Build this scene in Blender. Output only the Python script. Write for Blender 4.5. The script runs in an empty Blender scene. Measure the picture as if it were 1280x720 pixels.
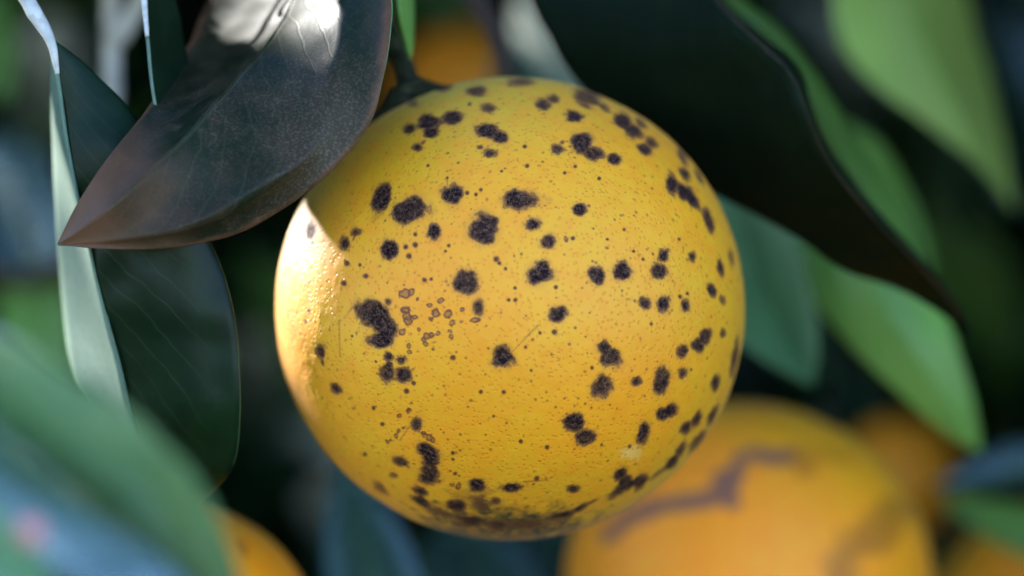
import bpy, bmesh, math, random
import numpy as np
from mathutils import Vector

random.seed(7)
RNG = np.random.default_rng(11)
scene = bpy.context.scene
COL = scene.collection

# ------------------------------------------------------------------ camera
DIST = 0.60                      # camera to the middle of the spotted orange (m)
WIDE = 0.1748                    # width of the view at that distance (m)
cam_data = bpy.data.cameras.new('camera')
cam_data.sensor_width = 36.0
cam_data.lens = 36.0 * DIST / WIDE
cam_data.clip_start = 0.01
cam_data.clip_end = 200.0
cam_data.dof.use_dof = True
cam_data.dof.focus_distance = DIST - 0.033
cam_data.dof.aperture_fstop = 6.2
cam = bpy.data.objects.new('camera', cam_data)
cam.location = (0, -DIST, 0)
cam.rotation_euler = (math.radians(90), 0, 0)
COL.objects.link(cam)
scene.camera = cam

# ------------------------------------------------------------------ light
SUN = np.array([-0.62, 0.64, 0.45]); SUN /= np.linalg.norm(SUN)
world = bpy.data.worlds.new('World'); scene.world = world
world.use_nodes = True
wn = world.node_tree
bg = wn.nodes['Background']
sky = wn.nodes.new('ShaderNodeTexSky')
sky.sky_type = 'NISHITA'
sky.sun_disc = False
sky.sun_elevation = math.asin(SUN[2])
sky.sun_rotation = math.atan2(SUN[0], SUN[1])
sky.air_density = 1.0
sky.dust_density = 0.0
sky.altitude = 2500.0
sky.ozone_density = 4.5
wn.links.new(sky.outputs[0], bg.inputs[0])
bg.inputs[1].default_value = 0.06
sun_data = bpy.data.lights.new('sun', 'SUN')
sun_data.energy = 1.6
sun_data.angle = math.radians(1.0)
sun_data.color = (1.0, 0.97, 0.93)
sun = bpy.data.objects.new('sun', sun_data)
sun.rotation_euler = Vector(SUN).to_track_quat('Z', 'Y').to_euler()
sun.location = (-1, 0.6, 1.1)
COL.objects.link(sun)

scene.view_settings.view_transform = 'Standard'
scene.view_settings.look = 'None'
scene.view_settings.exposure = 3.8
scene.view_settings.gamma = 1.0
scene.view_settings.use_curve_mapping = False
scene.render.engine = 'CYCLES'

# ------------------------------------------------------------------ helpers
K = WIDE / 1280.0
def P(px, py, y=0.0):
    s = (DIST + y) / DIST
    return np.array([(px - 640) * K * s, y, (360 - py) * K * s])
def PX(pts):
    """picture coordinates of world points, used to measure what falls inside the view"""
    pts = np.asarray(pts)
    s = (DIST + pts[..., 1]) / DIST
    return 640 + pts[..., 0] / (K * s), 360 - pts[..., 2] / (K * s)

def _h(ix, iy, iz):
    h = (ix.astype(np.int64) * 374761393 + iy.astype(np.int64) * 668265263 + iz.astype(np.int64) * 1274126177) & 0xffffffff
    h = ((h ^ (h >> 13)) * 1103515245) & 0xffffffff
    h = ((h ^ (h >> 16)) * 69069) & 0xffffffff
    return ((h >> 8) & 0xffff) / 65535.0
def noise3(p, scale=1.0, seed=0):
    p = np.asarray(p) * scale + seed * 17.31
    i = np.floor(p).astype(np.int64); f = p - i
    f = f * f * (3 - 2 * f)
    x, y, z = i[..., 0], i[..., 1], i[..., 2]
    fx, fy, fz = f[..., 0], f[..., 1], f[..., 2]
    r = 0
    for dx in (0, 1):
        for dy in (0, 1):
            for dz in (0, 1):
                w = (fx if dx else 1 - fx) * (fy if dy else 1 - fy) * (fz if dz else 1 - fz)
                r = r + w * _h(x + dx, y + dy, z + dz)
    return r * 2 - 1
def fbm(p, scale, oct=3, seed=0):
    r = 0; a = 1; t = 0
    for o in range(oct):
        r = r + a * noise3(p, scale * 2 ** o, seed + o * 3); t += a; a *= 0.5
    return r / t
def sstep(a, b, x):
    t = np.clip((x - a) / (b - a), 0, 1)
    return t * t * (3 - 2 * t)

def spline(pts, n):
    """smooth curve through the control points, n samples even in arc length"""
    pts = np.asarray(pts, float)
    q = np.vstack([2 * pts[0] - pts[1], pts, 2 * pts[-1] - pts[-2]])
    out = []
    for i in range(1, len(q) - 2):
        t = np.linspace(0, 1, 24, endpoint=False)[:, None]
        a, b, c, d = q[i - 1], q[i], q[i + 1], q[i + 2]
        out.append(0.5 * ((2 * b) + (-a + c) * t + (2 * a - 5 * b + 4 * c - d) * t ** 2 + (-a + 3 * b - 3 * c + d) * t ** 3))
    out.append(pts[-1][None])
    c = np.vstack(out)
    s = np.r_[0, np.cumsum(np.linalg.norm(np.diff(c, axis=0), axis=1))]
    u = np.linspace(0, s[-1], n)
    return np.stack([np.interp(u, s, c[:, k]) for k in range(3)], 1)

def mesh_from(name, V, F, mats, mat_idx=None, uv=None, smooth=True):
    """V (n,3); F (m,4) quads or a list of polygons"""
    me = bpy.data.meshes.new(name)
    F = np.asarray(F) if not isinstance(F, list) else F
    if isinstance(F, np.ndarray):
        m, k = F.shape
        me.vertices.add(len(V)); me.loops.add(m * k); me.polygons.add(m)
        me.vertices.foreach_set('co', np.asarray(V, np.float32).ravel())
        me.loops.foreach_set('vertex_index', F.ravel().astype(np.int32))
        me.polygons.foreach_set('loop_start', np.arange(0, m * k, k, dtype=np.int32))
        me.polygons.foreach_set('loop_total', np.full(m, k, dtype=np.int32))
        me.update(calc_edges=True)
        li = F.ravel()
    else:
        me.from_pydata([tuple(v) for v in V], [], F)
        bm = bmesh.new(); bm.from_mesh(me)
        bmesh.ops.recalc_face_normals(bm, faces=bm.faces); bm.to_mesh(me); bm.free()
        li = np.zeros(len(me.loops), np.int32); me.loops.foreach_get('vertex_index', li)
    for mt in (mats if isinstance(mats, (list, tuple)) else [mats]):
        me.materials.append(mt)
    if mat_idx is not None:
        me.polygons.foreach_set('material_index', np.asarray(mat_idx, np.int32))
    if smooth:
        me.polygons.foreach_set('use_smooth', np.ones(len(me.polygons), dtype=bool))
    if uv is not None:
        l = me.uv_layers.new(name='UVMap')
        l.data.foreach_set('uv', np.asarray(uv, np.float32)[li].ravel())
    me.validate(); me.update()
    return me
def link(name, me, parent=None):
    o = bpy.data.objects.new(name, me); COL.objects.link(o)
    if parent is not None:
        o.parent = parent
        o.matrix_parent_inverse = parent.matrix_basis.inverted()
    return o
def thing(name, label, cat, loc, group=None):
    o = bpy.data.objects.new(name, None); COL.objects.link(o)
    o.empty_display_size = 0.005
    o.location = [float(v) for v in loc]
    o['label'] = label; o['category'] = cat
    if group: o['group'] = group
    return o

def tube(name, pts, radii, mat, parent=None, n=40, seg=12, lump=0.0, seed=1):
    c = spline(pts, n)
    r = np.interp(np.linspace(0, 1, n), np.linspace(0, 1, len(radii)), radii)
    t = np.gradient(c, axis=0); t /= np.linalg.norm(t, axis=1)[:, None]
    a = np.cross(t, [0.3, 0.8, 0.52]); a /= np.linalg.norm(a, axis=1)[:, None]
    b = np.cross(t, a)
    th = np.linspace(0, 2 * np.pi, seg, endpoint=False)
    d = a[:, None] * np.cos(th)[None, :, None] + b[:, None] * np.sin(th)[None, :, None]
    V = c[:, None] + d * r[:, None, None]
    if lump:
        V = V + d * (r[:, None, None] * lump * fbm(V, 0.45 / max(radii), 2, seed)[..., None])
    V = V.reshape(-1, 3)
    i = np.arange(n - 1)[:, None]; j = np.arange(seg)[None]
    F = np.stack([i * seg + j, (i + 1) * seg + j, (i + 1) * seg + (j + 1) % seg, i * seg + (j + 1) % seg], -1).reshape(-1, 4)
    k = len(V)
    V = np.vstack([V, c[0] - t[0] * r[0] * .3, c[-1] + t[-1] * r[-1] * .3])
    F = [list(f) for f in F] + [[k, (q + 1) % seg, q] for q in range(seg)] + \
        [[k + 1, (n - 1) * seg + q, (n - 1) * seg + (q + 1) % seg] for q in range(seg)]
    F = [f[::-1] for f in F]
    uv = np.vstack([np.stack([np.tile(th / 6.2832, n), np.repeat(np.linspace(0, 1, n), seg)], 1), [[0, 0], [0, 1]]])
    return link(name, mesh_from(name, V, F, mat, uv=uv), parent)

# ------------------------------------------------------------------ materials
class NT:
    def __init__(s, name):
        s.m = bpy.data.materials.new(name); s.m.use_nodes = True
        s.t = s.m.node_tree; s.b = s.t.nodes['Principled BSDF']; s.o = s.t.nodes['Material Output']
    def n(s, typ, ins=None, **kw):
        d = s.t.nodes.new(typ)
        for k, v in kw.items(): setattr(d, k, v)
        for k, v in (ins or {}).items():
            if isinstance(v, bpy.types.NodeSocket): s.t.links.new(v, d.inputs[k])
            else: d.inputs[k].default_value = v
        return d
    def set(s, k, v):
        if isinstance(v, bpy.types.NodeSocket): s.t.links.new(v, s.b.inputs[k])
        else: s.b.inputs[k].default_value = v
    def mix(s, f, a, b, blend='MIX'):
        d = s.t.nodes.new('ShaderNodeMix'); d.data_type = 'RGBA'; d.blend_type = blend
        for k, v in ((0, f), (6, a), (7, b)):
            if isinstance(v, bpy.types.NodeSocket): s.t.links.new(v, d.inputs[k])
            else: d.inputs[k].default_value = (*v, 1) if isinstance(v, tuple) and len(v) == 3 else v
        return d.outputs[2]
    def math(s, op, a, b=0.0, c=0.0, clamp=False):
        d = s.t.nodes.new('ShaderNodeMath'); d.operation = op; d.use_clamp = clamp
        for k, v in ((0, a), (1, b), (2, c)):
            if isinstance(v, bpy.types.NodeSocket): s.t.links.new(v, d.inputs[k])
            else: d.inputs[k].default_value = v
        return d.outputs[0]
    def ramp(s, f, lo, hi):
        d = s.t.nodes.new('ShaderNodeMapRange'); d.interpolation_type = 'SMOOTHSTEP'
        s.t.links.new(f, d.inputs[0]); d.inputs[1].default_value = lo; d.inputs[2].default_value = hi
        return d.outputs[0]
    def attr(s, name):
        return s.n('ShaderNodeAttribute', attribute_name=name).outputs['Fac']
    def noise(s, scale, detail=3.0, vec=None, rough=0.55):
        return s.n('ShaderNodeTexNoise', {'Scale': scale, 'Detail': detail, 'Roughness': rough, 'Vector': vec or s.coord()}).outputs['Fac']
    def coord(s):
        if not hasattr(s, '_c'): s._c = s.n('ShaderNodeTexCoord').outputs['Object']
        return s._c

def leaf_material(name, col, col2, vein, rough=0.38, trans=0.25, tcol=(0.10, 0.30, 0.02), stain=None, stain_amt=0.0, spec=0.5, mott=70.0, coat=0.0, vein_amt=0.55):
    t = NT(name)
    uv = t.n('ShaderNodeTexCoord').outputs['UV']
    sep = t.n('ShaderNodeSeparateXYZ', {0: uv})
    u, v = sep.outputs[0], sep.outputs[1]
    au = t.math('ABSOLUTE', t.math('SUBTRACT', u, 0.5))
    n1 = t.noise(mott, 4.0); n2 = t.noise(900.0, 2.0)
    c = t.mix(t.ramp(n1, 0.35, 0.68), col, col2)
    c = t.mix(t.math('MULTIPLY', t.ramp(n2, 0.35, 0.75), 0.35), c, tuple(x * 0.55 for x in col))
    mid = t.math('SUBTRACT', 1.0, t.ramp(au, 0.004, 0.016))
    # side veins sweep from the midrib towards the tip
    ph = t.math('SUBTRACT', t.math('MULTIPLY', v, 15.0), t.math('MULTIPLY', au, 9.0))
    ph = t.math('ADD', ph, t.math('MULTIPLY', t.noise(120.0, 2.0), 0.8))
    fr = t.math('ABSOLUTE', t.math('SUBTRACT', t.math('FRACT', ph), 0.5))
    side = t.math('SUBTRACT', 1.0, t.ramp(fr, 0.01, 0.07))
    side = t.math('MULTIPLY', side, t.ramp(au, 0.47, 0.25))
    vv = t.math('MAXIMUM', mid, t.math('MULTIPLY', side, 0.4))
    c = t.mix(t.math('MULTIPLY', vv, vein_amt), c, vein)
    if stain:
        e = t.ramp(t.math('ADD', au, t.math('MULTIPLY', t.noise(60.0, 4.0), 0.5)), 0.66, 0.86)
        k = t.ramp(t.noise(45.0, 5.0, rough=0.7), 0.40, 0.68)
        tip = t.ramp(t.math('ADD', v, t.math('MULTIPLY', t.noise(80.0, 3.0), 0.3)), 0.86, 1.16)
        k = t.math('MULTIPLY', k, t.ramp(v, 0.28, 0.62))
        f = t.math('MAXIMUM', t.math('MAXIMUM', t.math('MULTIPLY', k, 0.8), e), tip)
        c = t.mix(t.math('MULTIPLY', f, stain_amt), c, stain)
        c = t.mix(t.math('MULTIPLY', t.math('MAXIMUM', t.ramp(t.math('ADD', au, t.math('MULTIPLY', t.noise(140.0, 3.0), 0.10)), 0.50, 0.56), tip), 0.7), c, (0.15, 0.060, 0.030))
        gr = t.ramp(t.noise(2300.0, 3.0), 0.45, 0.70)
        spk = t.math('MULTIPLY', gr, t.math('ADD', 0.10, t.math('MULTIPLY', k, 0.5)))
        c = t.mix(spk, c, (0.12, 0.09, 0.06))
    t.set('Base Color', c)
    t.set('Roughness', t.math('ADD', t.math('MULTIPLY', n1, 0.22), rough - 0.1))
    t.set('Specular IOR Level', spec)
    t.set('Coat Weight', coat); t.set('Coat Roughness', 0.25); t.set('Coat IOR', 1.7)
    h = t.math('ADD', t.math('MULTIPLY', vv, -0.5), t.math('MULTIPLY', n2, 0.35))
    b = t.n('ShaderNodeBump', {'Strength': 0.18, 'Distance': 0.0003, 'Height': h})
    t.set('Normal', b.outputs[0])
    tr = t.n('ShaderNodeBsdfTranslucent', {'Color': (*tcol, 1)})
    mx = t.n('ShaderNodeMixShader', {0: trans, 1: t.b.outputs[0], 2: tr.outputs[0]})
    t.t.links.new(mx.outputs[0], t.o.inputs[0])
    return t.m

M = {}
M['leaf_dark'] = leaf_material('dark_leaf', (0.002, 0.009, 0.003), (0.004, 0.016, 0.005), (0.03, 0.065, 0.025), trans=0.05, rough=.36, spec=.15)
M['leaf_under'] = leaf_material('leaf_underside', (0.10, 0.19, 0.075), (0.14, 0.25, 0.10), (0.22, 0.32, 0.15), rough=0.6, trans=0.2, spec=0.25)
M['leaf_mid'] = leaf_material('green_leaf', (0.075, 0.15, 0.025), (0.10, 0.19, 0.03), (0.14, 0.22, 0.07), trans=0.2)
M['leaf_light'] = leaf_material('light_green_leaf', (0.19, 0.37, 0.075), (0.23, 0.42, 0.09), (0.30, 0.46, 0.14), trans=0.35, tcol=(0.42, 0.70, 0.12))
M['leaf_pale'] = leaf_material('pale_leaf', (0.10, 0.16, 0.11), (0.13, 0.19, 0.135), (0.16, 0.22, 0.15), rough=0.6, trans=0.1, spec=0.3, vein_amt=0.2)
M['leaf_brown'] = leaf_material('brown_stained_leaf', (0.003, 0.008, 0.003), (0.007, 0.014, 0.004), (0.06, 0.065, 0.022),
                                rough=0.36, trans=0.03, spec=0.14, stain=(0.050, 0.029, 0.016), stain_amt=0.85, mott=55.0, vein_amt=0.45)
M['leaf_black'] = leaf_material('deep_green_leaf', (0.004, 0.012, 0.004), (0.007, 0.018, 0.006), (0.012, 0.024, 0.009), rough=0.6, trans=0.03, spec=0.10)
M['leaf_olive'] = leaf_material('yellow_green_leaf', (0.32, 0.42, 0.08), (0.38, 0.47, 0.10), (0.42, 0.50, 0.15), rough=0.5, trans=0.35, tcol=(0.5, 0.62, 0.12))
M['leaf_shade'] = leaf_material('shaded_leaf', (0.004, 0.009, 0.004), (0.006, 0.013, 0.005), (0.012, 0.022, 0.010), rough=0.6, trans=0.04, tcol=(0.10, 0.2, 0.05), spec=0.05)  # near-black base carries the shade of the large folded leaf
M['leaf_teal'] = leaf_material('teal_leaf', (0.085, 0.19, 0.075), (0.10, 0.23, 0.09), (0.13, 0.25, 0.14), rough=0.4, trans=0.2)
M['leaf_front'] = leaf_material('near_leaf', (0.12, 0.25, 0.10), (0.15, 0.29, 0.12), (0.15, 0.26, 0.11), rough=0.26, trans=0.15, spec=1.0, coat=1.0)
M['leaf_sky'] = leaf_material('waxy_leaf', (0.018, 0.055, 0.030), (0.028, 0.075, 0.035), (0.06, 0.12, 0.06), rough=0.25, trans=0.08, spec=1.0, coat=1.0)

def bark(name, c1, c2, scale=600.0, rough=0.75):
    t = NT(name)
    n1 = t.noise(scale, 5.0); n2 = t.noise(scale * .25, 3.0)
    c = t.mix(t.ramp(n1, 0.35, 0.7), c1, c2)
    c = t.mix(t.math('MULTIPLY', t.ramp(n2, 0.5, 0.7), 0.5), c, tuple(x * .5 for x in c1))
    t.set('Base Color', c); t.set('Roughness', rough); t.set('Specular IOR Level', 0.15)
    b = t.n('ShaderNodeBump', {'Strength': 0.5, 'Distance': 0.0004, 'Height': n1}); t.set('Normal', b.outputs[0])
    return t.m
M['twig_pale'] = bark('pale_twig_bark', (0.42, 0.38, 0.34), (0.62, 0.58, 0.52))
M['twig_green'] = bark('green_twig_bark', (0.10, 0.22, 0.04), (0.16, 0.32, 0.06), rough=0.5)
M['twig_brown'] = bark('brown_twig_bark', (0.05, 0.032, 0.024), (0.10, 0.068, 0.05))
M['calyx'] = bark('calyx_green', (0.008, 0.012, 0.004), (0.055, 0.050, 0.020), rough=0.85)

def peel_material(name, c1, c2, green):
    t = NT(name)
    co = t.coord()
    n1 = t.noise(26.0, 3.0)
    c = t.mix(t.ramp(n1, 0.32, 0.70), c1, c2)
    c = t.mix(t.attr('green'), c, green)
    # oil glands: small darker dimples
    vor = t.n('ShaderNodeTexVoronoi', {'Scale': 1250.0, 'Vector': co, 'Randomness': 0.9})
    gland = t.math('SUBTRACT', 1.0, t.ramp(vor.outputs['Distance'], 0.05, 0.42))
    n3 = t.noise(1300.0, 2.0)
    c = t.mix(t.math('MULTIPLY', gland, t.math('MULTIPLY', n3, 0.85)), c, tuple(x * k for x, k in zip(c1, (0.78, 0.52, 0.4))))
    # halo and lesions
    c = t.mix(t.math('MULTIPLY', t.ramp(t.noise(330.0, 4.0), 0.40, 0.66), 0.35), c, tuple(x * k for x, k in zip(c1, (0.98, 0.80, 0.8))))
    c = t.mix(t.math('MULTIPLY', t.attr('halo'), 0.72), c, (0.38, 0.15, 0.016))
    c = t.mix(t.attr('scab'), c, (0.17, 0.036, 0.006))
    c = t.mix(t.attr('pale'), c, (0.80, 0.62, 0.22))
    c = t.mix(t.attr('russet'), c, (0.050, 0.028, 0.008))
    c = t.mix(t.attr('purple'), c, (0.17, 0.075, 0.055))
    sp = t.attr('spot')
    n4 = t.noise(2600.0, 3.0); 
    vor2 = t.n('ShaderNodeTexVoronoi', {'Scale': 1500.0, 'Vector': co, 'Randomness': 1.0})
    dk = t.mix(t.ramp(n4, 0.45, 0.75), (0.012, 0.0045, 0.0055), (0.042, 0.018, 0.020))
    crack = t.math('MULTIPLY', t.math('MULTIPLY', t.ramp(vor2.outputs['Distance'], 0.35, 0.7), t.ramp(t.noise(3800.0, 2.0), 0.40, 0.65)), 0.8)
    dk = t.mix(crack, dk, (0.14, 0.075, 0.045))
    rim = t.math('MULTIPLY', t.ramp(sp, 0.02, 0.35), 0.75)
    c = t.mix(rim, c, (0.17, 0.055, 0.016))
    c = t.mix(t.ramp(sp, 0.22, 0.92), c, dk)
    t.set('Base Color', c)
    r = t.math('ADD', 0.48, t.math('MULTIPLY', n3, 0.14))
    t.set('Roughness', t.math('ADD', r, t.math('MULTIPLY', sp, 0.22)))
    t.set('Specular IOR Level', t.math('SUBTRACT', 0.22, t.math('MULTIPLY', sp, 0.21)))
    t.set('Coat Weight', t.math('MULTIPLY', t.math('SUBTRACT', 1.0, sp), 0.42)); t.set('Coat Roughness', 0.6)
    t.set('Sheen Weight', t.math('MULTIPLY', t.math('SUBTRACT', 1.0, sp), 0.05)); t.set('Sheen Roughness', 0.36); t.set('Sheen Tint', (0.92, 0.93, 1.0, 1))
    pass
    h = t.math('ADD', t.math('MULTIPLY', gland, -0.55), t.math('MULTIPLY', n3, 0.25))
    h = t.math('ADD', h, t.math('MULTIPLY', t.math('MULTIPLY', sp, n4), 0.5))
    b = t.n('ShaderNodeBump', {'Strength': 0.8, 'Distance': 0.00022, 'Height': h}); t.set('Normal', b.outputs[0])
    return t.m
M['peel'] = peel_material('spotted_peel', (0.84, 0.285, 0.002), (0.82, 0.345, 0.003), (0.52, 0.38, 0.012))
M['peel_back'] = peel_material('scarred_peel', (0.97, 0.275, 0.002), (0.96, 0.32, 0.003), (0.66, 0.40, 0.006))

# ------------------------------------------------------------------ the spotted orange
SPOTS = [  # x, y, half length, half width, turn (deg), sharpness of the dark core
 (555,110,9,4,-15,.6),(595,114,11,6,5,.8),(650,102,13,5,0,.7),(516,129,6,4,0,.45),(609,135,8,5,0,.8),(511,160,7,5,-15,1),
 (535,152,11,8,0,1),(538,166,8,7,0,1),(565,147,11,7,-10,1),(550,152,5,3,0,.7),(524,157,5,2.5,0,.6),(521,184,6,5,-10,1),(529,178,4,2,-40,.7),
 (609,164,12,8,0,1),(626,171,10,7,20,1),(600,184,3.5,2,0,.8),(612,191,8,5,0,1),
 (476,250,17,10,-70,1),(513,262,22,15,-10,1),(503,268,14,11,0,1),(565,242,14,12,0,1),(651,250,23,11,0,1),(640,247,11,10,0,1),
 (542,289,9,10,0,1),(388,290,11,6,-80,1),(430,305,8,5.5,-70,1),(444,290,6,5,-40,1),(486,313,11,9,90,1),(605,284,19,18,0,1),
 (584,353,14,14,0,1),(598,384,9,8,90,.95),(460,386,15,14,0,1),(472,396,16,15,0,1),(480,408,17,15,70,1),(477,424,14,11,0,1),
 (400,439,9,6,80,1),(403,453,5,2,75,.7),(420,486,8,5.5,65,1),(485,445,6,5.5,0,1),(501,450,6,5.5,0,1),(484,467,11,8,90,1),(504,469,10,8.5,60,1),(486,457,4,4,0,1),
 (629,446,13,13,0,1),(521,530,9,8,90,1),(532,563,12,8,20,1),(538,575,13,12,90,1),(538,587,11,10,0,1),(536,598,12,7,0,1),(501,577,9,6,30,.9),(492,594,4,3,0,.6),
 (524,614,9,4,20,.9),(526,626,11,5,25,.9),(475,610,10,4,38,.5),(596,606,11,7,5,1),(640,610,13,6,3,1),(571,632,12,7,0,.9),(601,628,10,8,0,.55),(619,625,5,3.5,0,.7),
 (587,651,18,6,5,.85),(624,657,13,5,8,.8),(550,640,16,4,15,.5),(655,655,22,5,0,.5),(717,612,8,5,-5,1),(717,528,13,11,0,1),(731,547,11,10,0,1),
 (704,644,13,3.2,-12,.9),(725,635,7,3,-28,.9),(739,628,8,1.6,-28,.6),
 (679,131,9,6,10,.9),(692,123,7,5,10,.8),(734,122,16,10,20,.75),(776,125,15,4,25,.4),(718,146,10,7,10,1),(755,134,9,4,32,.75),
 (780,152,13,9,45,.95),(791,163,16,8,35,.95),(801,154,8,4,40,.75),(806,187,9,7,45,.95),(814,179,8,5,40,.85),(727,178,12,11,20,1),(743,192,12,8,30,1),
 (697,186,8,6,10,.95),(703,178,2.5,2,0,.8),(768,199,7.5,6.5,0,1),(853,196,9,3.5,60,.8),(856,217,9,4.5,60,.9),(874,222,9,3,62,.7),
 (840,231,12,7,75,1),(856,240,12,8,50,1),(866,250,12,6,55,1),(724,262,8,7,0,1),(666,280,10,8,10,1),(685,301,9,9,0,1),
 (677,344,16,12,0,1),(678,333,9,9,0,1),(746,345,10,9.5,90,1),(777,341,12,12,0,1),(830,320,7.5,6.5,90,1),(824,340,10.5,9.5,90,1),(865,321,5.5,4,80,1),
 (886,275,14,4.5,75,1),(901,335,9,3.3,80,.9),(914,322,8,3,78,.6),(890,364,8,5,80,1),(903,375,5,3.5,80,.6),(806,379,6.5,6.5,0,1),(830,380,9,8,90,1),(857,382,7,5,85,1),
 (698,393,11,9,0,1),(756,434,9.5,9,0,1),(764,447,13,11,45,1),(751,484,14,11,-50,1),(796,478,6,6,0,.95),(827,476,16,9,-80,1),(854,440,8,6,-80,1),(854,467,7,5.5,-80,1),
 (872,431,9,7,-75,1),(882,421,9,7,-70,1),(904,417,5,3,-80,.9),(918,448,20,3,-80,.8),(895,480,9,5,-80,.9),(830,517,9,8,0,1),(838,513,8,7,-70,1),
 (804,542,13,8.5,-75,1),(857,536,8,5,-60,1),(872,524,10,4.5,-60,1),(890,520,11,3.5,-65,.85),(872,551,15,4,-52,.75),(851,562,9,4.5,-60,.8),(840,577,10,5,-55,.9),
 (775,592,9,5.5,-45,1),(774,613,16,5,-35,1),(784,605,10,8,-35,1),(799,602,11,6.5,-45,1),(825,590,14,2.5,-40,.4)]
DOTS = [(587,130,2),(535,207,1.8),(627,214,1.8),(656,183,2.2),(584,241,2.5),(595,243,2),(601,237,2),(519,293,2.5),(519,306,3.2),(507,309,2.8),(511,320,3.2),(561,307,2),(557,314,1.8),
 (620,324,3.5),(624,329,2.2),(632,336,2.2),(434,329,3.2),(430,354,3.5),(457,345,3),(450,331,2),(531,350,2.8),(539,349,1.8),(636,375,2.2),(644,375,2.4),(485,377,4),
 (517,479,2.6),(508,489,3),(467,510,2.4),(478,530,2.4),(601,490,2.4),(630,490,2.6),(617,520,1.6),(651,552,2.3),(566,566,2.3),(456,568,2.5),(566,574,1.8),(569,592,2.2),(671,598,3.2),
 (684,559,2.7),(659,207,2.4),(719,208,2),(749,223,2),(706,216,2),(716,298,2.4),(850,371,2.3),(859,367,2),(804,324,2),(849,299,2),(780,287,2),(759,299,1.5),(792,314,1.7),(695,359,2.4),
 (675,416,2),(693,415,3),(814,405,1.8),(740,460,2.3),(657,434,2),(664,463,1.6),(864,462,1.6),(644,360,2),(559,222,1.5),(787,558,2.4),(566,447,3),(470,452,1.6),(440,420,1.5),(752,556,1.8),(391,303,2),(386,389,2),(382,402,2)]
RINGS = [(506,367,7),(515,365,6),(522,374,5),(507,387,5.5),(508,395,4.5),(509,402,5),(519,396,3.5),(537,382,3.8),(551,376,3.8),(545,392,4.8),(539,399,4.2),(562,391,4.8),(566,403,3.5),
 (578,387,4),(592,400,5.5),(504,415,4),(524,412,4),(533,419,4.5),(540,418,4),(547,417,3.5),(530,424,4.5),(532,430,4),(563,414,3.2),(564,421,4),(511,432,3.2),(512,440,2.6),(500,519,4),(511,512,4),
 (504,535,3.4),(495,545,3.8),(484,552,3.2),(530,541,4),(536,546,3.4),(541,550,3.2),(707,298,3.6),(488,550,2.6),(499,538,2.6),(602,632,5),(573,607,4),(566,606,3.5),(549,601,3)]
LINES = [((640,440),(672,407),1.0),((559,223),(560,238),.9),((424,400),(425,445),.8),((500,550),(521,520),.8),((655,602),(685,600),.6),((430,398),(440,385),.8)]

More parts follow.
